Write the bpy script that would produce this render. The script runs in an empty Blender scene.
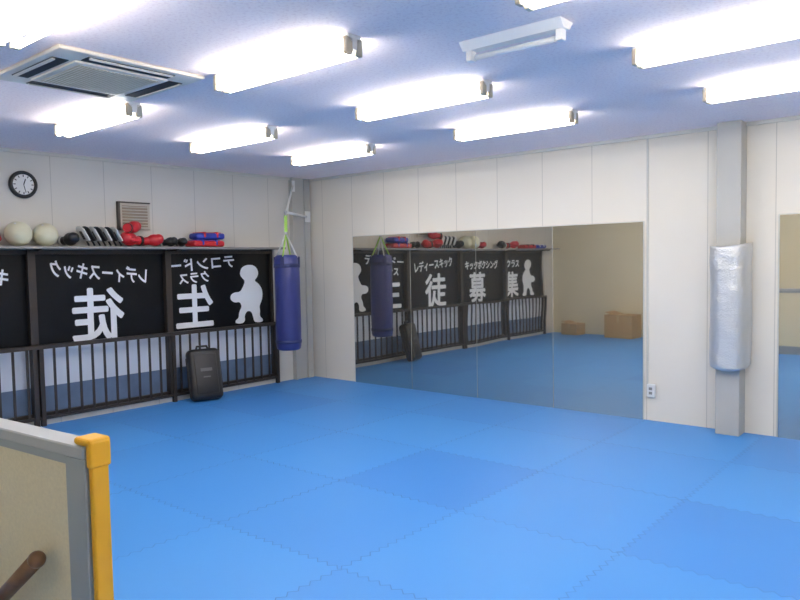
import bpy, bmesh, math, random
from mathutils import Vector, Matrix, Euler
random.seed(4)
scene = bpy.context.scene
try:
    scene.view_settings.view_transform = 'Standard'
    scene.view_settings.look = 'None'
except Exception:
    pass
H = 2.6

# ------------------------------------------------------------ materials
def new_mat(name):
    m = bpy.data.materials.new(name); m.use_nodes = True
    nt = m.node_tree
    return m, nt, nt.nodes['Principled BSDF']

def mat(name, col, rough=0.5, metal=0.0, emit=None, estr=0.0, noise=0.0, nscale=20.0, bump=0.0, spec=None):
    m, nt, p = new_mat(name)
    p.inputs['Base Color'].default_value = (*col, 1)
    p.inputs['Roughness'].default_value = rough
    p.inputs['Metallic'].default_value = metal
    if spec is not None:
        p.inputs['Specular IOR Level'].default_value = spec
    if emit:
        p.inputs['Emission Color'].default_value = (*emit, 1)
        p.inputs['Emission Strength'].default_value = estr
    if noise > 0 or bump > 0:
        g = nt.nodes.new('ShaderNodeNewGeometry')
        n = nt.nodes.new('ShaderNodeTexNoise'); n.inputs['Scale'].default_value = nscale
        n.inputs['Detail'].default_value = 4
        nt.links.new(g.outputs['Position'], n.inputs['Vector'])
        if noise > 0:
            r = nt.nodes.new('ShaderNodeMix'); r.data_type = 'RGBA'
            r.inputs[6].default_value = (*[c * (1 - noise) for c in col], 1)
            r.inputs[7].default_value = (*[min(1, c * (1 + noise)) for c in col], 1)
            nt.links.new(n.outputs['Fac'], r.inputs[0])
            nt.links.new(r.outputs[2], p.inputs['Base Color'])
        if bump > 0:
            b = nt.nodes.new('ShaderNodeBump'); b.inputs['Strength'].default_value = bump
            b.inputs['Distance'].default_value = 0.01
            nt.links.new(n.outputs['Fac'], b.inputs['Height'])
            nt.links.new(b.outputs['Normal'], p.inputs['Normal'])
    return m

class G:
    """tiny node graph helper"""
    def __init__(s, nt): s.nt = nt
    def m(s, op, a, b=None, c=None):
        n = s.nt.nodes.new('ShaderNodeMath'); n.operation = op
        for i, v in enumerate((a, b, c)):
            if v is None: continue
            if isinstance(v, (int, float)): n.inputs[i].default_value = v
            else: s.nt.links.new(v, n.inputs[i])
        return n.outputs[0]
    def mix(s, f, a, b):
        n = s.nt.nodes.new('ShaderNodeMix'); n.data_type = 'RGBA'
        for i, v in ((0, f), (6, a), (7, b)):
            if isinstance(v, (int, float)): n.inputs[i].default_value = v
            elif isinstance(v, tuple): n.inputs[i].default_value = (*v, 1)
            else: s.nt.links.new(v, n.inputs[i])
        return n.outputs[2]

def wall_mat(name, col, axis, off, step=0.53):
    m, nt, p = new_mat(name); g = G(nt)
    geo = nt.nodes.new('ShaderNodeNewGeometry')
    sep = nt.nodes.new('ShaderNodeSeparateXYZ'); nt.links.new(geo.outputs['Position'], sep.inputs[0])
    t = g.m('FRACT', g.m('ADD', g.m('DIVIDE', g.m('SUBTRACT', sep.outputs[axis], off), step), 100.5))
    d = g.m('ABSOLUTE', g.m('SUBTRACT', t, 0.5))
    seam = g.m('LESS_THAN', d, 0.0066)
    n = nt.nodes.new('ShaderNodeTexNoise'); n.inputs['Scale'].default_value = 1.3
    nt.links.new(geo.outputs['Position'], n.inputs['Vector'])
    base = g.mix(n.outputs['Fac'], tuple(c * 0.95 for c in col), tuple(min(1, c * 1.04) for c in col))
    colr = g.mix(g.m('MULTIPLY', seam, 0.55), base, tuple(c * 0.5 for c in col))
    nt.links.new(colr, p.inputs['Base Color'])
    p.inputs['Roughness'].default_value = 0.55
    p.inputs['Specular IOR Level'].default_value = 0.3
    return m

M = {}
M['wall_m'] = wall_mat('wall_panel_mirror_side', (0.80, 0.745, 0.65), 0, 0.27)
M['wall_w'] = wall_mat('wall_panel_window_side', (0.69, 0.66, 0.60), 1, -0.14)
M['wall_b'] = mat('wall_cream', (0.72, 0.645, 0.47), 0.6, noise=0.05, nscale=2)
M['frame'] = mat('bronze_aluminium', (0.060, 0.050, 0.045), 0.4, 0.5)
M['film'] = mat('black_window_film', (0.007, 0.008, 0.010), 0.3, noise=0.5, nscale=4, spec=0.2)
M['white_film'] = mat('white_window_film', (0.72, 0.77, 0.85), 0.5)
M['glass_low'] = mat('frosted_lower_glass', (0.13, 0.19, 0.30), 0.35, noise=0.4, nscale=5)
M['letter'] = mat('white_vinyl_letter', (0.92, 0.94, 0.97), 0.5)
M['shelf'] = mat('shelf_grey', (0.26, 0.25, 0.24), 0.5)
M['column'] = mat('column_grey_paint', (0.45, 0.445, 0.42), 0.45, noise=0.04, nscale=3)
M['trim'] = mat('trim_offwhite', (0.62, 0.61, 0.56), 0.5)
M['mseam'] = mat('mirror_joint', (0.34, 0.33, 0.29), 0.5)
M['tube'] = mat('fluorescent_tube', (1, 1, 1), 0.5, emit=(1.0, 0.97, 0.90), estr=34)
M['fix'] = mat('fixture_white', (0.88, 0.86, 0.84), 0.4)
M['fix_end'] = mat('fixture_socket', (0.50, 0.44, 0.34), 0.5)
M['tube_off'] = mat('unlit_tube', (0.75, 0.76, 0.78), 0.3)
M['ac'] = mat('aircon_panel', (0.82, 0.73, 0.63), 0.5)
M['ac_grill'] = mat('aircon_grille', (0.62, 0.53, 0.37), 0.7, noise=0.1, nscale=60)
M['dark'] = mat('dark_slot', (0.02, 0.02, 0.022), 0.6)
M['black'] = mat('black_vinyl', (0.012, 0.012, 0.014), 0.38, noise=0.3, nscale=30)
M['greyp'] = mat('grey_print', (0.08, 0.08, 0.085), 0.5)
M['blue'] = mat('blue_vinyl', (0.028, 0.038, 0.18), 0.42, noise=0.15, nscale=12, bump=0.25)
M['bluestrap'] = mat('blue_band', (0.02, 0.03, 0.12), 0.5)
M['red'] = mat('red_vinyl', (0.55, 0.02, 0.03), 0.35, noise=0.1, nscale=20)
M['royal'] = mat('royal_blue_vinyl', (0.03, 0.05, 0.38), 0.4)
M['white'] = mat('white_plastic', (0.8, 0.8, 0.78), 0.45)
M['cream'] = mat('cream_ball', (0.70, 0.67, 0.48), 0.4, noise=0.05, nscale=8)
M['green'] = mat('lime_webbing', (0.45, 0.75, 0.12), 0.6)
M['yellow'] = mat('yellow_foam', (0.74, 0.38, 0.012), 0.5, noise=0.06, nscale=15)
M['pgrey'] = mat('partition_grey', (0.32, 0.35, 0.37), 0.45)
M['pcap'] = mat('partition_cap', (0.42, 0.44, 0.45), 0.5)
M['pbeige'] = mat('partition_fabric', (0.76, 0.68, 0.49), 0.8, noise=0.12, nscale=90, bump=0.2)
M['wood'] = mat('dark_wood', (0.20, 0.10, 0.05), 0.35, noise=0.4, nscale=30)
M['card'] = mat('cardboard', (0.46, 0.30, 0.15), 0.8, noise=0.1, nscale=10)
M['tape'] = mat('parcel_tape', (0.50, 0.36, 0.18), 0.4)
M['steel'] = mat('chrome_steel', (0.6, 0.6, 0.6), 0.3, 0.9)
M['vent'] = mat('vent_frame', (0.55, 0.50, 0.42), 0.5)
M['ventin'] = mat('vent_louvre', (0.30, 0.24, 0.18), 0.6)
M['sub'] = mat('concrete_subfloor', (0.3, 0.3, 0.3), 0.8)

# mirror
def mirror_mat():
    m, nt, p = new_mat('mirror_glass')
    p.inputs['Base Color'].default_value = (0.65, 0.62, 0.55, 1)
    p.inputs['Metallic'].default_value = 0.95
    p.inputs['Roughness'].default_value = 0.02
    geo = nt.nodes.new('ShaderNodeNewGeometry')
    n = nt.nodes.new('ShaderNodeTexNoise'); n.inputs['Scale'].default_value = 2.5; n.inputs['Detail'].default_value = 0
    nt.links.new(geo.outputs['Position'], n.inputs['Vector'])
    b = nt.nodes.new('ShaderNodeBump'); b.inputs['Strength'].default_value = 0.07; b.inputs['Distance'].default_value = 0.01
    nt.links.new(n.outputs['Fac'], b.inputs['Height']); nt.links.new(b.outputs['Normal'], p.inputs['Normal'])
    return m
M['mirror'] = mirror_mat()

# ceiling
def ceiling_mat():
    m, nt, p = new_mat('ceiling_acoustic_board'); g = G(nt)
    geo = nt.nodes.new('ShaderNodeNewGeometry')
    n = nt.nodes.new('ShaderNodeTexNoise'); n.inputs['Scale'].default_value = 55; n.inputs['Detail'].default_value = 5
    n.inputs['Roughness'].default_value = 0.7
    nt.links.new(geo.outputs['Position'], n.inputs['Vector'])
    r = nt.nodes.new('ShaderNodeValToRGB')
    r.color_ramp.elements[0].position = 0.36; r.color_ramp.elements[0].color = (0.88, 0.72, 0.73, 1)
    r.color_ramp.elements[1].position = 0.50; r.color_ramp.elements[1].color = (0.99, 0.85, 0.84, 1)
    nt.links.new(n.outputs['Fac'], r.inputs[0])
    nt.links.new(r.outputs[0], p.inputs['Base Color'])
    p.inputs['Roughness'].default_value = 0.9
    return m
M['ceil'] = ceiling_mat()

# jigsaw mats
def mats_mat():
    m, nt, p = new_mat('jigsaw_mat_blue'); g = G(nt)
    geo = nt.nodes.new('ShaderNodeNewGeometry')
    sep = nt.nodes.new('ShaderNodeSeparateXYZ'); nt.links.new(geo.outputs['Position'], sep.inputs[0])
    X, Y = sep.outputs[0], sep.outputs[1]
    jx = g.m('MULTIPLY', g.m('SUBTRACT', g.m('PINGPONG', g.m('ADD', Y, 50.0), 0.035), 0.0175), 0.9)
    jy = g.m('MULTIPLY', g.m('SUBTRACT', g.m('PINGPONG', g.m('ADD', X, 50.0), 0.035), 0.0175), 0.9)
    x2 = g.m('ADD', g.m('ADD', X, 20.5), jx); y2 = g.m('ADD', g.m('ADD', Y, 20.0), jy)
    def seam(v):
        return g.m('LESS_THAN', g.m('ABSOLUTE', g.m('SUBTRACT', g.m('FRACT', g.m('ADD', v, 0.5)), 0.5)), 0.0040)
    s = g.m('MAXIMUM', seam(x2), seam(y2))
    ix, iy = g.m('FLOOR', x2), g.m('FLOOR', y2)
    cmb = nt.nodes.new('ShaderNodeCombineXYZ')
    nt.links.new(ix, cmb.inputs[0]); nt.links.new(iy, cmb.inputs[1])
    wn = nt.nodes.new('ShaderNodeTexWhiteNoise'); wn.noise_dimensions = '2D'
    nt.links.new(cmb.outputs[0], wn.inputs['Vector'])
    tile = g.m('MULTIPLY', wn.outputs['Value'], 0.28)
    # a few newer, less faded mats
    for tx, ty, k in ((24, 17, 0.5), (26, 17, 0.45), (21, 18, 0.5), (24, 16, 0.25), (22, 17, 0.25), (22, 18, 0.2), (23, 19, 0.25)):
        e = g.m('MULTIPLY', g.m('COMPARE', ix, tx, 0.1), g.m('COMPARE', iy, ty, 0.1))
        tile = g.m('MAXIMUM', tile, g.m('MULTIPLY', e, k))
    base = g.mix(tile, (0.050, 0.262, 0.68), (0.020, 0.150, 0.54))
    n = nt.nodes.new('ShaderNodeTexNoise'); n.inputs['Scale'].default_value = 1.1; n.inputs['Detail'].default_value = 3
    nt.links.new(geo.outputs['Position'], n.inputs['Vector'])
    base = g.mix(g.m('MULTIPLY', n.outputs['Fac'], 0.3), base, (0.10, 0.32, 0.69))
    n3 = nt.nodes.new('ShaderNodeTexNoise'); n3.inputs['Scale'].default_value = 2.2
    nt.links.new(geo.outputs['Position'], n3.inputs['Vector'])
    sv = g.m('MULTIPLY', s, g.m('MULTIPLY', n3.outputs['Fac'], 1.05))
    col = g.mix(sv, base, (0.015, 0.10, 0.36))
    nt.links.new(col, p.inputs['Base Color'])
    p.inputs['Roughness'].default_value = 0.45
    p.inputs['Specular IOR Level'].default_value = 0.4
    n2 = nt.nodes.new('ShaderNodeTexNoise'); n2.inputs['Scale'].default_value = 160
    nt.links.new(geo.outputs['Position'], n2.inputs['Vector'])
    b = nt.nodes.new('ShaderNodeBump'); b.inputs['Strength'].default_value = 0.15; b.inputs['Distance'].default_value = 0.004
    nt.links.new(n2.outputs['Fac'], b.inputs['Height']); nt.links.new(b.outputs['Normal'], p.inputs['Normal'])
    return m
M['mats'] = mats_mat()

def foil_mat():
    m, nt, p = new_mat('silver_bubble_foil')
    p.inputs['Base Color'].default_value = (0.66, 0.67, 0.68, 1)
    p.inputs['Metallic'].default_value = 0.65; p.inputs['Roughness'].default_value = 0.42
    geo = nt.nodes.new('ShaderNodeNewGeometry')
    v = nt.nodes.new('ShaderNodeTexVoronoi'); v.inputs['Scale'].default_value = 80
    mp = nt.nodes.new('ShaderNodeMapping'); mp.inputs['Scale'].default_value = (1, 1, 2.6)
    n = nt.nodes.new('ShaderNodeTexNoise'); n.inputs['Scale'].default_value = 5; n.inputs['Detail'].default_value = 2
    nt.links.new(geo.outputs['Position'], v.inputs['Vector'])
    nt.links.new(geo.outputs['Position'], mp.inputs['Vector']); nt.links.new(mp.outputs[0], n.inputs['Vector'])
    g = G(nt); h = g.m('ADD', g.m('MULTIPLY', v.outputs['Distance'], 0.6), g.m('MULTIPLY', n.outputs['Fac'], 2.2))
    b = nt.nodes.new('ShaderNodeBump'); b.inputs['Strength'].default_value = 0.5; b.inputs['Distance'].default_value = 0.007
    nt.links.new(h, b.inputs['Height']); nt.links.new(b.outputs['Normal'], p.inputs['Normal'])
    return m
M['foil'] = foil_mat()

# ------------------------------------------------------------ builder
class B:
    def __init__(s, name):
        s.name = name; s.bm = bmesh.new(); s.mats = []
    def mi(s, m):
        m = M[m]
        if m not in s.mats: s.mats.append(m)
        return s.mats.index(m)
    def _fin(s, before, m, smooth):
        i = s.mi(m)
        for f in s.bm.faces:
            if f not in before:
                f.material_index = i; f.smooth = smooth
    def box(s, c, size, m, bevel=0, seg=2, rot=(0, 0, 0), smooth=False):
        before = set(s.bm.faces)
        mt = Matrix.Translation(c) @ Euler(rot).to_matrix().to_4x4() @ Matrix.Diagonal((*size, 1))
        r = bmesh.ops.create_cube(s.bm, size=1, matrix=mt)
        if bevel > 0:
            es = list({e for v in r['verts'] for e in v.link_edges})
            bmesh.ops.bevel(s.bm, geom=es, offset=bevel, segments=seg, affect='EDGES', profile=0.5)
        s._fin(before, m, smooth); return s
    def mm(s, a, b, m, bevel=0, seg=2):
        a, b = Vector(a), Vector(b)
        return s.box((a + b) / 2, [abs(x) for x in (b - a)], m, bevel, seg)
    def sph(s, c, r, m, rot=(0, 0, 0), u=20, v=14):
        before = set(s.bm.faces)
        if isinstance(r, (int, float)): r = (r, r, r)
        mt = Matrix.Translation(c) @ Euler(rot).to_matrix().to_4x4() @ Matrix.Diagonal((*r, 1))
        bmesh.ops.create_uvsphere(s.bm, u_segments=u, v_segments=v, radius=1, matrix=mt)
        s._fin(before, m, True); return s
    def rod(s, p0, p1, r, m, r2=None, seg=16):
        before = set(s.bm.faces)
        p0, p1 = Vector(p0), Vector(p1); d = p1 - p0
        q = Vector((0, 0, 1)).rotation_difference(d.normalized())
        mt = Matrix.Translation((p0 + p1) / 2) @ q.to_matrix().to_4x4()
        bmesh.ops.create_cone(s.bm, cap_ends=True, segments=seg, radius1=r, radius2=r if r2 is None else r2, depth=d.length, matrix=mt)
        s._fin(before, m, True)
        for f in s.bm.faces:
            if f not in before and len(f.verts) > 4: f.smooth = False
        return s
    def path(s, pts, r, m, seg=10):
        for a, b in zip(pts[:-1], pts[1:]):
            s.rod(a, b, r, m, seg=seg)
        for a in pts[1:-1]: s.sph(a, r, m, u=10, v=8)
        return s
    def lathe(s, c, prof, m, seg=36, mt=None):
        before = set(s.bm.faces)
        mt = Matrix.Translation(c) @ (mt or Matrix())
        rings = []
        for r, z in prof:
            if r < 1e-6: rings.append([s.bm.verts.new(mt @ Vector((0, 0, z)))])
            else: rings.append([s.bm.verts.new(mt @ Vector((r * math.cos(2 * math.pi * k / seg), r * math.sin(2 * math.pi * k / seg), z))) for k in range(seg)])
        for a, b in zip(rings[:-1], rings[1:]):
            for k in range(seg):
                k2 = (k + 1) % seg
                if len(a) == 1 and len(b) == 1: continue
                if len(a) == 1: s.bm.faces.new((a[0], b[k], b[k2]))
                elif len(b) == 1: s.bm.faces.new((a[k], a[k2], b[0]))
                else: s.bm.faces.new((a[k], a[k2], b[k2], b[k]))
        s._fin(before, m, True); return s
    def prism(s, poly, axis_vec, m, smooth=False):
        """extrude planar polygon (list of 3D pts) by vector"""
        before = set(s.bm.faces); ax = Vector(axis_vec)
        a = [s.bm.verts.new(Vector(p)) for p in poly]; b = [s.bm.verts.new(Vector(p) + ax) for p in poly]
        s.bm.faces.new(a); s.bm.faces.new(b[::-1])
        n = len(a)
        for k in range(n):
            s.bm.faces.new((a[k], b[k], b[(k + 1) % n], a[(k + 1) % n]))
        s._fin(before, m, smooth); return s
    def xform(s, mt):
        bmesh.ops.transform(s.bm, matrix=mt, verts=s.bm.verts[:]); return s
    def done(s, parent=None, loc=None, rot=None):
        bmesh.ops.recalc_face_normals(s.bm, faces=s.bm.faces[:])
        me = bpy.data.meshes.new(s.name); s.bm.to_mesh(me); s.bm.free()
        for m in s.mats: me.materials.append(m)
        o = bpy.data.objects.new(s.name, me); scene.collection.objects.link(o)
        if parent: o.parent = parent
        if loc: o.location = loc
        if rot: o.rotation_euler = rot
        return o

def text_mesh(name, body, size, loc, sx=1.0, tilt=0.0, bold=0.012, parent=None):
    c = bpy.data.curves.new(name, 'FONT'); c.body = body; c.size = size
    c.align_x = 'CENTER'; c.extrude = 0.0004; c.resolution_u = 4
    t = bpy.data.objects.new(name + '_tmp', c); scene.collection.objects.link(t)
    bpy.context.view_layer.update()
    dg = bpy.context.evaluated_depsgraph_get()
    me0 = bpy.data.meshes.new_from_object(t.evaluated_get(dg))
    bpy.data.objects.remove(t, do_unlink=True)
    base = Matrix(((0, 0, -1, 0), (-1, 0, 0, 0), (0, 1, 0, 0), (0, 0, 0, 1)))
    bm = bmesh.new()
    n = 8
    for k in range(n + 1):
        # emboldened strokes: vinyl cut in slightly shifted layers
        a = 2 * math.pi * k / n; rr = bold if k < n else 0.0
        me = me0.copy()
        mt = Matrix.Translation(Vector(loc) + Vector((0.0001 * k, rr * math.cos(a), rr * math.sin(a)))) @ base @ Matrix.Rotation(tilt, 4, 'Z') @ Matrix.Diagonal((sx, 1, 1, 1))
        me.transform(mt); bm.from_mesh(me)
    me = bpy.data.meshes.new(name); bm.to_mesh(me); bm.free()
    for pl in me.polygons: pl.material_index = 0
    me.materials.clear(); me.materials.append(M['letter'])
    o = bpy.data.objects.new(name, me); scene.collection.objects.link(o)
    o.parent = parent
    return o

# ------------------------------------------------------------ room shell
XE, YB = 9.0, -6.8     # east end, back wall
B('floor').mm((-0.15, YB - 0.1, -0.12), (XE + 0.1, 0.1, -0.02), 'sub').done()
B('jigsaw_floor_mat').mm((0.0, YB, -0.02), (XE, 0.0, 0.0), 'mats').done()
B('ceiling').mm((-0.15, YB - 0.1, H), (XE + 0.1, 0.1, H + 0.1), 'ceil').done()
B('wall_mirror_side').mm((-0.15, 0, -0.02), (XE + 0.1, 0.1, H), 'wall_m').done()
B('wall_back').mm((-0.15, YB - 0.1, -0.02), (XE + 0.1, YB, H), 'wall_b').done()
B('wall_right').mm((XE, YB, -0.02), (XE + 0.1, 0, H), 'wall_b').done()
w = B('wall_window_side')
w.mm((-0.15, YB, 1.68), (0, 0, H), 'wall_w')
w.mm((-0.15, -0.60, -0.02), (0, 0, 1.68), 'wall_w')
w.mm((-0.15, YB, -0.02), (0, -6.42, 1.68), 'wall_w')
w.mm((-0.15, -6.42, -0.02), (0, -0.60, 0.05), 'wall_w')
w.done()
B('trim_1').mm((0, -0.03, H - 0.03), (XE, 0, H), 'trim').done()
B('trim_2').mm((0, YB, H - 0.03), (0.03, -0.03, H), 'trim').done()

# windows
ys = [-0.60, -2.09, -3.53, -4.97, -6.42]
def blob(cy, cz, s, parent):
    # cartoon fighter: round head, guard arm forward, round belly, two feet
    pts = [(0.01, 0.365), (0.08, 0.36), (0.135, 0.315), (0.15, 0.25), (0.125, 0.20), (0.085, 0.165), (0.14, 0.13), (0.19, 0.07), (0.205, -0.01), (0.19, -0.09),
           (0.15, -0.16), (0.16, -0.22), (0.15, -0.29), (0.20, -0.33), (0.19, -0.37), (0.07, -0.365), (0.055, -0.29), (0.03, -0.22), (-0.03, -0.21), (-0.07, -0.27),
           (-0.06, -0.33), (-0.10, -0.365), (-0.20, -0.355), (-0.195, -0.315), (-0.15, -0.29), (-0.145, -0.22), (-0.10, -0.15), (-0.13, -0.09), (-0.20, -0.10), (-0.26, -0.06),
           (-0.255, 0.00), (-0.20, 0.03), (-0.12, 0.03), (-0.08, 0.09), (-0.045, 0.165), (-0.09, 0.205), (-0.12, 0.25), (-0.10, 0.32), (-0.05, 0.355)]
    b = B('character_silhouette')
    P = pts
    for _ in range(2):
        Q = []
        for k in range(len(P)):
            a, c = P[k], P[(k + 1) % len(P)]
            Q += [(a[0] * .75 + c[0] * .25, a[1] * .75 + c[1] * .25), (a[0] * .25 + c[0] * .75, a[1] * .25 + c[1] * .75)]
        P = Q
    b.prism([(-0.066, cy + x * s * 1.08, cz + z * s) for x, z in P], (0.0015, 0, 0), 'letter')
    o = b.done(parent=parent); return o
for i in range(4):
    y1, y0 = ys[i], ys[i + 1]
    b = B('window_%d' % (i + 1)); f = 0.032
    b.mm((-0.11, y0, 0.05), (-0.03, y0 + f, 1.68), 'frame')
    b.mm((-0.11, y1 - f, 0.05), (-0.03, y1, 1.68), 'frame')
    b.mm((-0.11, y0 + f, 1.635), (-0.03, y1 - f, 1.68), 'frame')
    b.mm((-0.11, y0 + f, 0.05), (-0.03, y1 - f, 0.11), 'frame')
    b.mm((-0.085, y0 + f, 0.73), (-0.067, y1 - f, 1.635), 'film')
    b.mm((-0.085, y0 + f, 0.36), (-0.067, y1 - f, 0.73), 'white_film')
    b.mm((-0.085, y0 + f, 0.11), (-0.067, y1 - f, 0.36), 'glass_low')
    o = b.done()
    if i == 0:
        text_mesh('kanji_letter', '生', 0.53, (-0.064, -1.73, 0.83), 1.0, parent=o)
        text_mesh('katakana_line_1', 'テコンドー', 0.165, (-0.064, -1.60, 1.46), 1.1, -0.06, 0.004, o)
        text_mesh('katakana_line_2', 'クラス', 0.14, (-0.064, -1.72, 1.31), 1.0, -0.06, 0.004, o)
        blob(-0.96, 1.14, 0.98, o)
    if i == 1:
        text_mesh('kanji_letter', '徒', 0.56, (-0.064, -2.87, 0.81), 1.0, parent=o)
        text_mesh('katakana_line_1', 'レディースキック', 0.18, (-0.064, -2.83, 1.38), 0.74, 0.10, 0.004, o)
    if i == 2:
        text_mesh('kanji_letter', '募', 0.56, (-0.064, -4.10, 0.81), 1.0, parent=o)
        text_mesh('katakana_line_1', 'キックボクシング', 0.17, (-0.064, -4.25, 1.36), 0.80, 0.0, 0.004, o)
    if i == 3:
        text_mesh('kanji_letter', '集', 0.53, (-0.064, -5.27, 0.83), 1.0, parent=o)
        text_mesh('katakana_line_1', 'クラス', 0.16, (-0.064, -5.30, 1.38), 1.0, 0.0, 0.004, o)
        blob(-5.90, 1.14, 0.98, o)
b = B('trim_3')
for y in ys[1:4]:
    b.mm((-0.03, y - 0.035, 0.05), (0.0, y + 0.035, 1.68), 'frame')
b.done()

# balustrade
b = B('window_balustrade'); xr = 0.035
b.mm((xr - 0.02, -6.40, 0.735), (xr + 0.025, -0.60, 0.775), 'frame', 0.004, 1)
b.mm((xr - 0.012, -6.40, 0.06), (xr + 0.012, -0.60, 0.09), 'frame')
for y in (-0.62, -2.09, -3.50, -3.56, -4.97, -6.38):
    b.mm((xr - 0.02, y - 0.02, 0.0), (xr + 0.02, y + 0.02, 0.775), 'frame')
y = -0.75
while y > -6.36:
    b.mm((xr - 0.008, y - 0.010, 0.09), (xr + 0.008, y + 0.010, 0.735), 'frame'); y -= 0.125
b.done()

# shelf
b = B('wall_shelf')
b.mm((0.0, -6.6, 1.68), (0.26, -0.62, 1.705), 'shelf', 0.003, 1)
for y in (-0.8, -2.09, -3.53, -4.97, -6.3):
    b.mm((0.0, y - 0.012, 1.66), (0.2, y + 0.012, 1.68), 'frame')
b.done()
SZ = 1.707

# corner steel column
b = B('corner_column')
b.mm((0.0, -0.33, 0), (0.07, -0.30, H), 'column')
b.mm((0.0, -0.30, 0), (0.045, -0.12, H), 'column')
b.mm((0.0, -0.12, 0), (0.07, -0.03, H), 'column')
b.done()

# mirrors
def mirrors(name, x0, n, wdt):
    b = B(name)
    for k in range(n):
        a = x0 + k * wdt
        b.mm((a + 0.003, -0.008, 0.0), (a + wdt - 0.003, -0.001, 1.825), 'mirror')
        if k: b.mm((a - 0.003, -0.007, 0.0), (a + 0.003, -0.001, 1.825), 'mseam')
    b.mm((x0 - 0.008, -0.010, 0.0), (x0, 0, 1.83), 'trim')
    b.mm((x0 + n * wdt, -0.010, 0.0), (x0 + n * wdt + 0.008, 0, 1.83), 'trim')
    b.mm((x0 - 0.008, -0.010, 1.825), (x0 + n * wdt + 0.008, 0, 1.833), 'trim')
    return b.done()
mirrors('wall_mirror', 0.81, 4, 0.9175)
mirrors('wall_mirror', 5.60, 3, 0.915)

# right column + foil wrap
b = B('wall_column')
b.mm((5.16, -0.18, 0), (5.35, 0, H), 'column', 0.006, 2)
b.done()
b = B('foil_column_wrap')
before = set(b.bm.faces)
prof = []
xa, xb, yf, rr = 5.105, 5.405, -0.265, 0.135
prof.append((xa, -0.03)); prof.append((xa, -0.09))
for k in range(11):
    a = math.pi + k * math.pi / 20
    prof.append((xa + rr + rr * math.cos(a), yf + rr + rr * math.sin(a)))
for k in range(1, 3):
    t = k / 3
    prof.append((xa + rr + (xb - xa - 2 * rr) * t, yf))
for k in range(11):
    a = 1.5 * math.pi + k * math.pi / 20
    prof.append((xb - rr + rr * math.cos(a), yf + rr + rr * math.sin(a)))
prof.append((xb, -0.09)); prof.append((xb, -0.03))
nz = 44; grid = []
for j in range(nz + 1):
    row = []
    for k, (x, y) in enumerate(prof):
        t = k / (len(prof) - 1)
        zt = 1.575 + 0.025 * t + 0.008 * math.sin(7 * t + 1); zb = 0.61 - 0.05 * math.sin(t * math.pi) - 0.015 * t
        z = zb + (zt - zb) * j / nz
        wv = 0.003 * math.sin(9 * z + 5 * t) + 0.0015 * math.sin(31 * z + 4 * t)
        row.append(b.bm.verts.new((x + wv * (1 if t > 0.5 else -1), y - abs(wv), z)))
    grid.append(row)
for j in range(nz):
    for k in range(len(prof) - 1):
        b.bm.faces.new((grid[j][k], grid[j][k + 1], grid[j + 1][k + 1], grid[j + 1][k]))
b._fin(before, 'foil', True)
o = b.done(); sm = o.modifiers.new('thick', 'SOLIDIFY'); sm.thickness = 0.012

# outlet & conduit
b = B('wall_outlet')
b.box((4.56, -0.02, 0.28), (0.075, 0.04, 0.12), 'white', 0.008)
b.box((4.56, -0.041, 0.30), (0.03, 0.004, 0.025), 'shelf')
b.box((4.56, -0.041, 0.26), (0.03, 0.004, 0.025), 'shelf')
b.mm((4.512, -0.012, 0.28), (4.526, 0, H - 0.03), 'trim', 0.003, 1)
b.done()

# ------------------------------------------------------------ ceiling lights
def fluor(x, y, length=1.07):
    b = B('fluorescent_ceiling_light'); L = length
    b.prism([(x, y - 0.045, H), (x, y + 0.045, H), (x, y + 0.04, H - 0.02), (x, y + 0.022, H - 0.035), (x, y + 0.014, H - 0.07), (x, y - 0.014, H - 0.07),
             (x, y - 0.022, H - 0.035), (x, y - 0.04, H - 0.02)], (L, 0, 0), 'fix')
    for s in (-1, 1):
        b.rod((x + 0.03, y + s * 0.038, H - 0.082), (x + L - 0.03, y + s * 0.038, H - 0.082), 0.015, 'tube')
        for xx in (x + 0.013, x + L - 0.013):
            b.box((xx, y + s * 0.034, H - 0.055), (0.026, 0.046, 0.085), 'fix_end', 0.006)
    return b.done()
for X in (1.47, 3.47, 5.46, 7.46):
    for Y in (-1.50, -2.68, -3.86, -5.03):
        fluor(X - (0.03 if X < 2 else 0), Y)

b = B('emergency_ceiling_light'); x, y, L = 4.84, -3.35, 0.56
b.prism([(x, y - 0.065, H), (x, y + 0.065, H), (x, y + 0.03, H - 0.04), (x, y - 0.03, H - 0.04)], (L, 0, 0), 'fix')
b.rod((x + 0.06, y, H - 0.075), (x + L - 0.06, y, H - 0.075), 0.014, 'tube_off')
for xx in (x + 0.03, x + L - 0.03):
    b.box((xx, y, H - 0.058), (0.035, 0.045, 0.065), 'fix', 0.006)
b.done()

# aircon cassette
b = B('ceiling_air_conditioner'); cx, cy, hw = 2.98, -4.34, 0.42
z = H - 0.022
b.box((cx, cy, H - 0.011), (2 * hw, 2 * hw, 0.022), 'ac', 0.008, 3)
for sx, sy in ((1, 0), (-1, 0), (0, 1), (0, -1)):
    c = (cx + sx * 0.335, cy + sy * 0.335, z - 0.001)
    sz = (0.085, 0.50, 0.006) if sx else (0.50, 0.085, 0.006)
    b.box(c, sz, 'dark')
    sz2 = (0.018, 0.48, 0.006) if sx else (0.48, 0.018, 0.006)
    b.box((c[0] + sx * 0.032, c[1] + sy * 0.032, z - 0.006), sz2, 'ac', rot=(0.35 * sy, -0.35 * sx, 0))
b.box((cx, cy, z - 0.004), (0.54, 0.54, 0.012), 'ac', 0.004)
b.box((cx, cy, z - 0.009), (0.46, 0.46, 0.008), 'ac_grill')
for k in range(22):
    b.box((cx, cy - 0.22 + k * 0.021, z - 0.013), (0.46, 0.003, 0.004), 'ac')
b.done()

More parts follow.
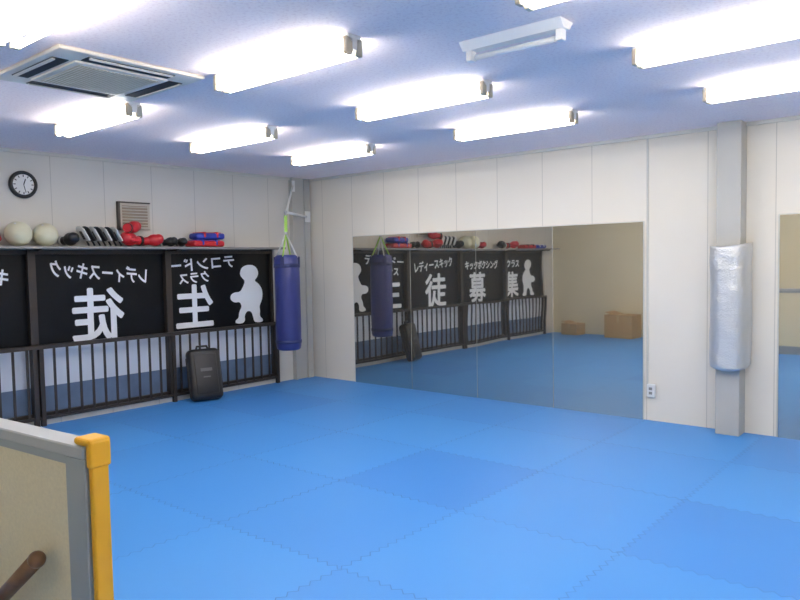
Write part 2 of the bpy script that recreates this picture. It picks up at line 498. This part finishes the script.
# ------------------------------------------------------------ wall clock
b = B('wall_clock'); cy, cz = -3.58, 2.28
rotm = Matrix.Rotation(math.pi / 2, 4, 'Y')
b.lathe((0.0, cy, cz), [(0.0, 0.001), (0.125, 0.001), (0.128, 0.02), (0.122, 0.038), (0.112, 0.042), (0.096, 0.034), (0.094, 0.024)], 'black', 48, rotm)
b.lathe((0.0, cy, cz), [(0.096, 0.026), (0.0, 0.026)], 'white', 48, rotm)
for k in range(12):
    a = k * math.pi / 6
    b.box((0.028, cy + 0.080 * math.sin(a), cz + 0.080 * math.cos(a)), (0.002, 0.008, 0.02), 'black', rot=(-a, 0, 0))
for a, l, wd in ((0.35, 0.055, 0.009), (2.9, 0.075, 0.006)):
    b.box((0.030, cy + l / 2 * math.sin(a), cz + l / 2 * math.cos(a)), (0.002, wd, l), 'black', rot=(-a, 0, 0))
b.done()

# vent
b = B('wall_vent')
b.mm((0, -2.65, 1.89), (0.035, -2.31, 2.16), 'vent', 0.005)
b.mm((0.033, -2.625, 1.915), (0.038, -2.34, 2.135), 'ventin')
for k in range(7):
    b.box((0.04, -2.4825, 1.935 + k * 0.031), (0.012, 0.285, 0.006), 'vent', rot=(0, 0.5, 0))
b.mm((0.0, -2.67, 1.88), (0.045, -2.65, 2.17), 'frame')
b.mm((0.0, -2.67, 2.16), (0.045, -2.31, 2.175), 'frame')
b.done()

# ------------------------------------------------------------ heavy bag
bx, by = 0.53, -0.85
b = B('heavy_punching_bag'); c = (bx, by, 0)
b.lathe(c, [(0, 0.48), (0.12, 0.48), (0.14, 0.495), (0.148, 0.53), (0.152, 0.8), (0.150, 1.3), (0.147, 1.55), (0.135, 1.59), (0.11, 1.605), (0, 1.605)], 'blue', 40)
for zz in (0.58, 1.48):
    b.lathe(c, [(0.150, zz - 0.02), (0.155, zz - 0.018), (0.155, zz + 0.018), (0.150, zz + 0.02)], 'bluestrap', 40)
apex = (bx, by, 1.86)
for k in range(4):
    a = k * math.pi / 2 + 0.5
    px, py = c[0] + 0.135 * math.cos(a), c[1] + 0.135 * math.sin(a)
    b.rod((px, py, 1.57), apex, 0.009, 'green' if k % 2 else 'white', seg=8)
    b.box((c[0] + 0.153 * math.cos(a), c[1] + 0.153 * math.sin(a), 1.52), (0.012, 0.04, 0.13), 'bluestrap', 0.003, 1, rot=(0, 0, a))
b.box((bx, by, 1.965), (0.035, 0.012, 0.22), 'green', 0.003, 1, rot=(0, 0, 0.8))
b.sph(apex, 0.022, 'steel')
b.rod((bx, by, 2.06), (bx, by, 2.085), 0.008, 'steel')
b.done()
b = B('bag_hanging_bracket')
b.path([(0.06, -0.08, 2.11), (bx, by, 2.11)], 0.016, 'white')
b.path([(0.06, -0.31, 2.50), (bx, by + 0.02, 2.125)], 0.012, 'white')
b.sph((bx, by, 2.11), 0.022, 'steel')
b.box((0.075, -0.08, 2.11), (0.014, 0.09, 0.14), 'white', 0.003, 1)
b.box((0.075, -0.315, 2.49), (0.014, 0.05, 0.14), 'white', 0.003, 1)
b.done()

# ------------------------------------------------------------ kick shield
b = B('kick_shield')
b.box((0, 0, 0.285), (0.15, 0.36, 0.57), 'black', 0.055, 6, smooth=True)
b.box((0.073, 0, 0.285), (0.02, 0.25, 0.44), 'black', 0.009, 3, smooth=True)
b.box((0.083, 0, 0.33), (0.003, 0.13, 0.035), 'greyp')
b.box((0.083, 0, 0.25), (0.003, 0.08, 0.014), 'greyp')
b.path([(0.0, -0.07, 0.555), (0.0, -0.055, 0.60), (0.0, 0.055, 0.60), (0.0, 0.07, 0.555)], 0.011, 'black')
for s in (-1, 1):
    b.box((0.0, s * 0.182, 0.30), (0.05, 0.014, 0.36), 'black', 0.004)
b.done(loc=(0.295, -1.85, 0.012), rot=(0, -0.24, -0.28))

# ------------------------------------------------------------ shelf items
def exercise_ball(x, y, r):
    b = B('exercise_ball')
    b.sph((0, 0, 0), (r, r, r * 0.97), 'cream', u=32, v=22)
    for zz in (-0.5, -0.25, 0, 0.25, 0.5):
        rr = math.sqrt(1 - zz * zz) * r
        b.lathe((0, 0, zz * r * 0.97), [(rr - 0.001, -0.003), (rr + 0.0015, 0), (rr - 0.001, 0.003)], 'cream', 32)
    b.lathe((0, 0, r * 0.96), [(0.010, 0), (0.008, 0.004), (0, 0.004)], 'white', 12)
    b.done(loc=(x, y, SZ + r * 0.97), rot=(0.4, 0.5, 0))
exercise_ball(0.135, -3.69, 0.115)
exercise_ball(0.135, -3.45, 0.110)

def glove(x, y, rz, m, s=1.0, rot=(0, 0), z=0.0):
    """one fused padded body (voxel remesh) + laced cuff band"""
    b = B('boxing_glove')
    b.sph((0.02, 0, 0.075), (0.085, 0.066, 0.070), m)
    b.sph((0.07, 0, 0.088), (0.058, 0.064, 0.060), m)
    b.sph((-0.05, 0, 0.066), (0.075, 0.048, 0.048), m)
    b.sph((0.0, 0.062, 0.070), (0.062, 0.026, 0.028), m, rot=(0, 0, -0.25))
    b.sph((0.045, 0.056, 0.072), (0.030, 0.028, 0.028), m)
    b.rod((-0.05, 0, 0.064), (-0.140, 0, 0.058), 0.044, m, 0.052)
    b.xform(Matrix.Scale(s, 4))
    o = b.done(loc=(x, y, SZ + z), rot=(rot[0], rot[1], rz))
    r = o.modifiers.new('fuse', 'REMESH'); r.mode = 'VOXEL'; r.voxel_size = 0.006 * s; r.use_smooth_shade = True
    q = o.modifiers.new('soften', 'SMOOTH'); q.iterations = 4; q.factor = 0.6
    c = B('cuff_band')
    c.rod((-0.095, 0, 0.0625), (-0.125, 0, 0.060), 0.0515, 'white' if m == 'black' else 'black', 0.0545)
    c.xform(Matrix.Scale(s, 4)); c.done(parent=o)
glove(0.14, -3.92, 0.0, 'red', 0.85)
glove(0.14, -3.23, 0.15, 'black', 0.9)
glove(0.15, -2.60, -1.30, 'red', 1.0)
glove(0.13, -2.585, 2.2, 'red', 0.9, (0.25, 0), 0.135)
glove(0.15, -2.36, 1.15, 'red', 0.9)
glove(0.13, -2.15, 0.7, 'black', 0.72)
glove(0.13, -2.01, 0.1, 'black', 0.68)
glove(0.14, -4.6, 1.2, 'black', 1.0)
glove(0.14, -4.95, -1.2, 'red', 1.0)

def paddle(y, m1, m2, tilt):
    b = B('kicking_target_paddle')
    b.box((0, 0, 0.15), (0.20, 0.022, 0.17), m1, 0.009, 2, smooth=True)
    b.sph((0, 0, 0.235), (0.095, 0.012, 0.04), m1)
    b.box((0, 0, 0.15), (0.07, 0.026, 0.12), m2, 0.004, 1)
    b.rod((0, 0, 0.0), (0, 0, 0.08), 0.012, m2)
    b.xform(Matrix.Scale(0.78, 4))
    b.done(loc=(0.125, y, SZ + 0.008), rot=(tilt, 0, 0))
for k in range(7):
    paddle(-3.03 + k * 0.056, 'white' if k % 2 == 0 else 'black', 'black', 0.5)

def thai_pad(x, y, z, m1, m2, rz, L=0.42):
    b = B('kick_pad')
    b.box((0, 0, 0.035), (0.19, L, 0.07), m1, 0.028, 4, smooth=True)
    b.box((0, 0, 0.072), (0.13, L * 0.8, 0.012), m2, 0.005, 2)
    for s in (-1, 1):
        b.box((0.0, s * L * 0.22, 0.05), (0.196, 0.03, 0.065), m2, 0.01, 2)
    b.done(loc=(x, y, z), rot=(0, 0, rz))
thai_pad(0.13, -1.70, SZ, 'red', 'royal', 0.05)
thai_pad(0.13, -1.67, SZ + 0.084, 'royal', 'red', -0.08, 0.36)
thai_pad(0.13, -5.5, SZ, 'red', 'black', 0.05)
thai_pad(0.13, -5.95, SZ, 'royal', 'white', 0.0, 0.36)

# ------------------------------------------------------------ partition (local: x<0 along wall, y 0..t)
PL, PR = (5.0, -5.484, 0.0), (0, 0, math.radians(5))
zt, t, Lp = 1.0, 0.08, 1.35
b = B('low_partition')
b.mm((-Lp, 0, zt - 0.035), (0, t, zt), 'pcap', 0.004, 1)
b.mm((-Lp, 0.004, 0), (-Lp + 0.06, t - 0.004, zt - 0.035), 'pgrey')
b.mm((-0.10, 0.004, 0), (0, t - 0.004, zt - 0.035), 'pgrey', 0.003, 1)
b.mm((-Lp + 0.06, 0.004, 0), (-0.10, t - 0.004, 0.12), 'pgrey')
b.mm((-Lp + 0.06, 0.018, 0.12), (-0.10, t - 0.018, zt - 0.035), 'pbeige')
b.mm((-Lp + 0.06, 0.006, zt - 0.06), (-0.10, t - 0.006, zt - 0.034), 'pgrey')
b.done(loc=PL, rot=PR)
b = B('corner_foam_guard')
b.mm((0.001, 0.012, 0.0), (0.022, t - 0.014, zt - 0.005), 'yellow', 0.008, 3)
b.mm((-0.055, 0.004, zt + 0.001), (0.024, t - 0.006, zt + 0.024), 'yellow', 0.010, 3)
b.mm((0.001, 0.006, zt - 0.06), (0.026, t - 0.008, zt + 0.018), 'yellow', 0.008, 3)
b.done(loc=PL, rot=PR)

b = B('wooden_practice_sword')
p1, p0 = Vector((4.80, -5.538, 0.650)), Vector((4.12, -5.72, 0.03))
d = (p1 - p0).normalized()
b.rod(p0, p1 - d * 0.25, 0.017, 'wood', 0.022); b.rod(p1 - d * 0.25, p1, 0.022, 'wood', 0.024)
b.sph(p1, 0.0255, 'wood'); b.rod(p1 - d * 0.27, p1 - d * 0.255, 0.034, 'wood', 0.034)
b.done()

# ------------------------------------------------------------ boxes at back
def carton(x, y, sx, sy, sz, rz, z=0):
    b = B('cardboard_box')
    b.box((0, 0, sz / 2), (sx, sy, sz), 'card', 0.004, 1)
    b.box((0, 0, sz + 0.001), (0.05, sy, 0.003), 'tape'); b.box((0, sy / 2 + 0.001, sz * 0.85), (0.05, 0.003, sz * 0.3), 'tape')
    b.box((-sx * 0.3, 0.0, sz + 0.02), (sx * 0.4, sy * 0.95, 0.004), 'card', rot=(0, 0.25, 0))
    b.done(loc=(x, y, z), rot=(0, 0, rz))
carton(1.60, -6.52, 0.55, 0.42, 0.42, 0.05)
carton(0.55, -6.58, 0.36, 0.30, 0.22, 0.15)

# ------------------------------------------------------------ world + camera
wd = bpy.data.worlds.new('world'); scene.world = wd; wd.use_nodes = True
wd.node_tree.nodes['Background'].inputs[0].default_value = (0.03, 0.04, 0.06, 1)
wd.node_tree.nodes['Background'].inputs[1].default_value = 0.5

cam = bpy.data.cameras.new('camera'); co = bpy.data.objects.new('camera', cam); scene.collection.objects.link(co)
cam.sensor_width = 36; cam.lens = 31.68; cam.clip_start = 0.05
yaw = Vector((-0.643, 0.766, 0)).normalized(); p = math.radians(3.1); th = math.radians(1.04)
f = yaw * math.cos(p) + Vector((0, 0, -1)) * math.sin(p)
r0 = f.cross(Vector((0, 0, 1))).normalized(); u0 = r0.cross(f)
r = r0 * math.cos(th) - u0 * math.sin(th); u = u0 * math.cos(th) + r0 * math.sin(th)
mt = Matrix((r, u, -f)).transposed().to_4x4(); mt.translation = (6.92, -6.39, 1.5)
co.matrix_world = mt
scene.camera = co
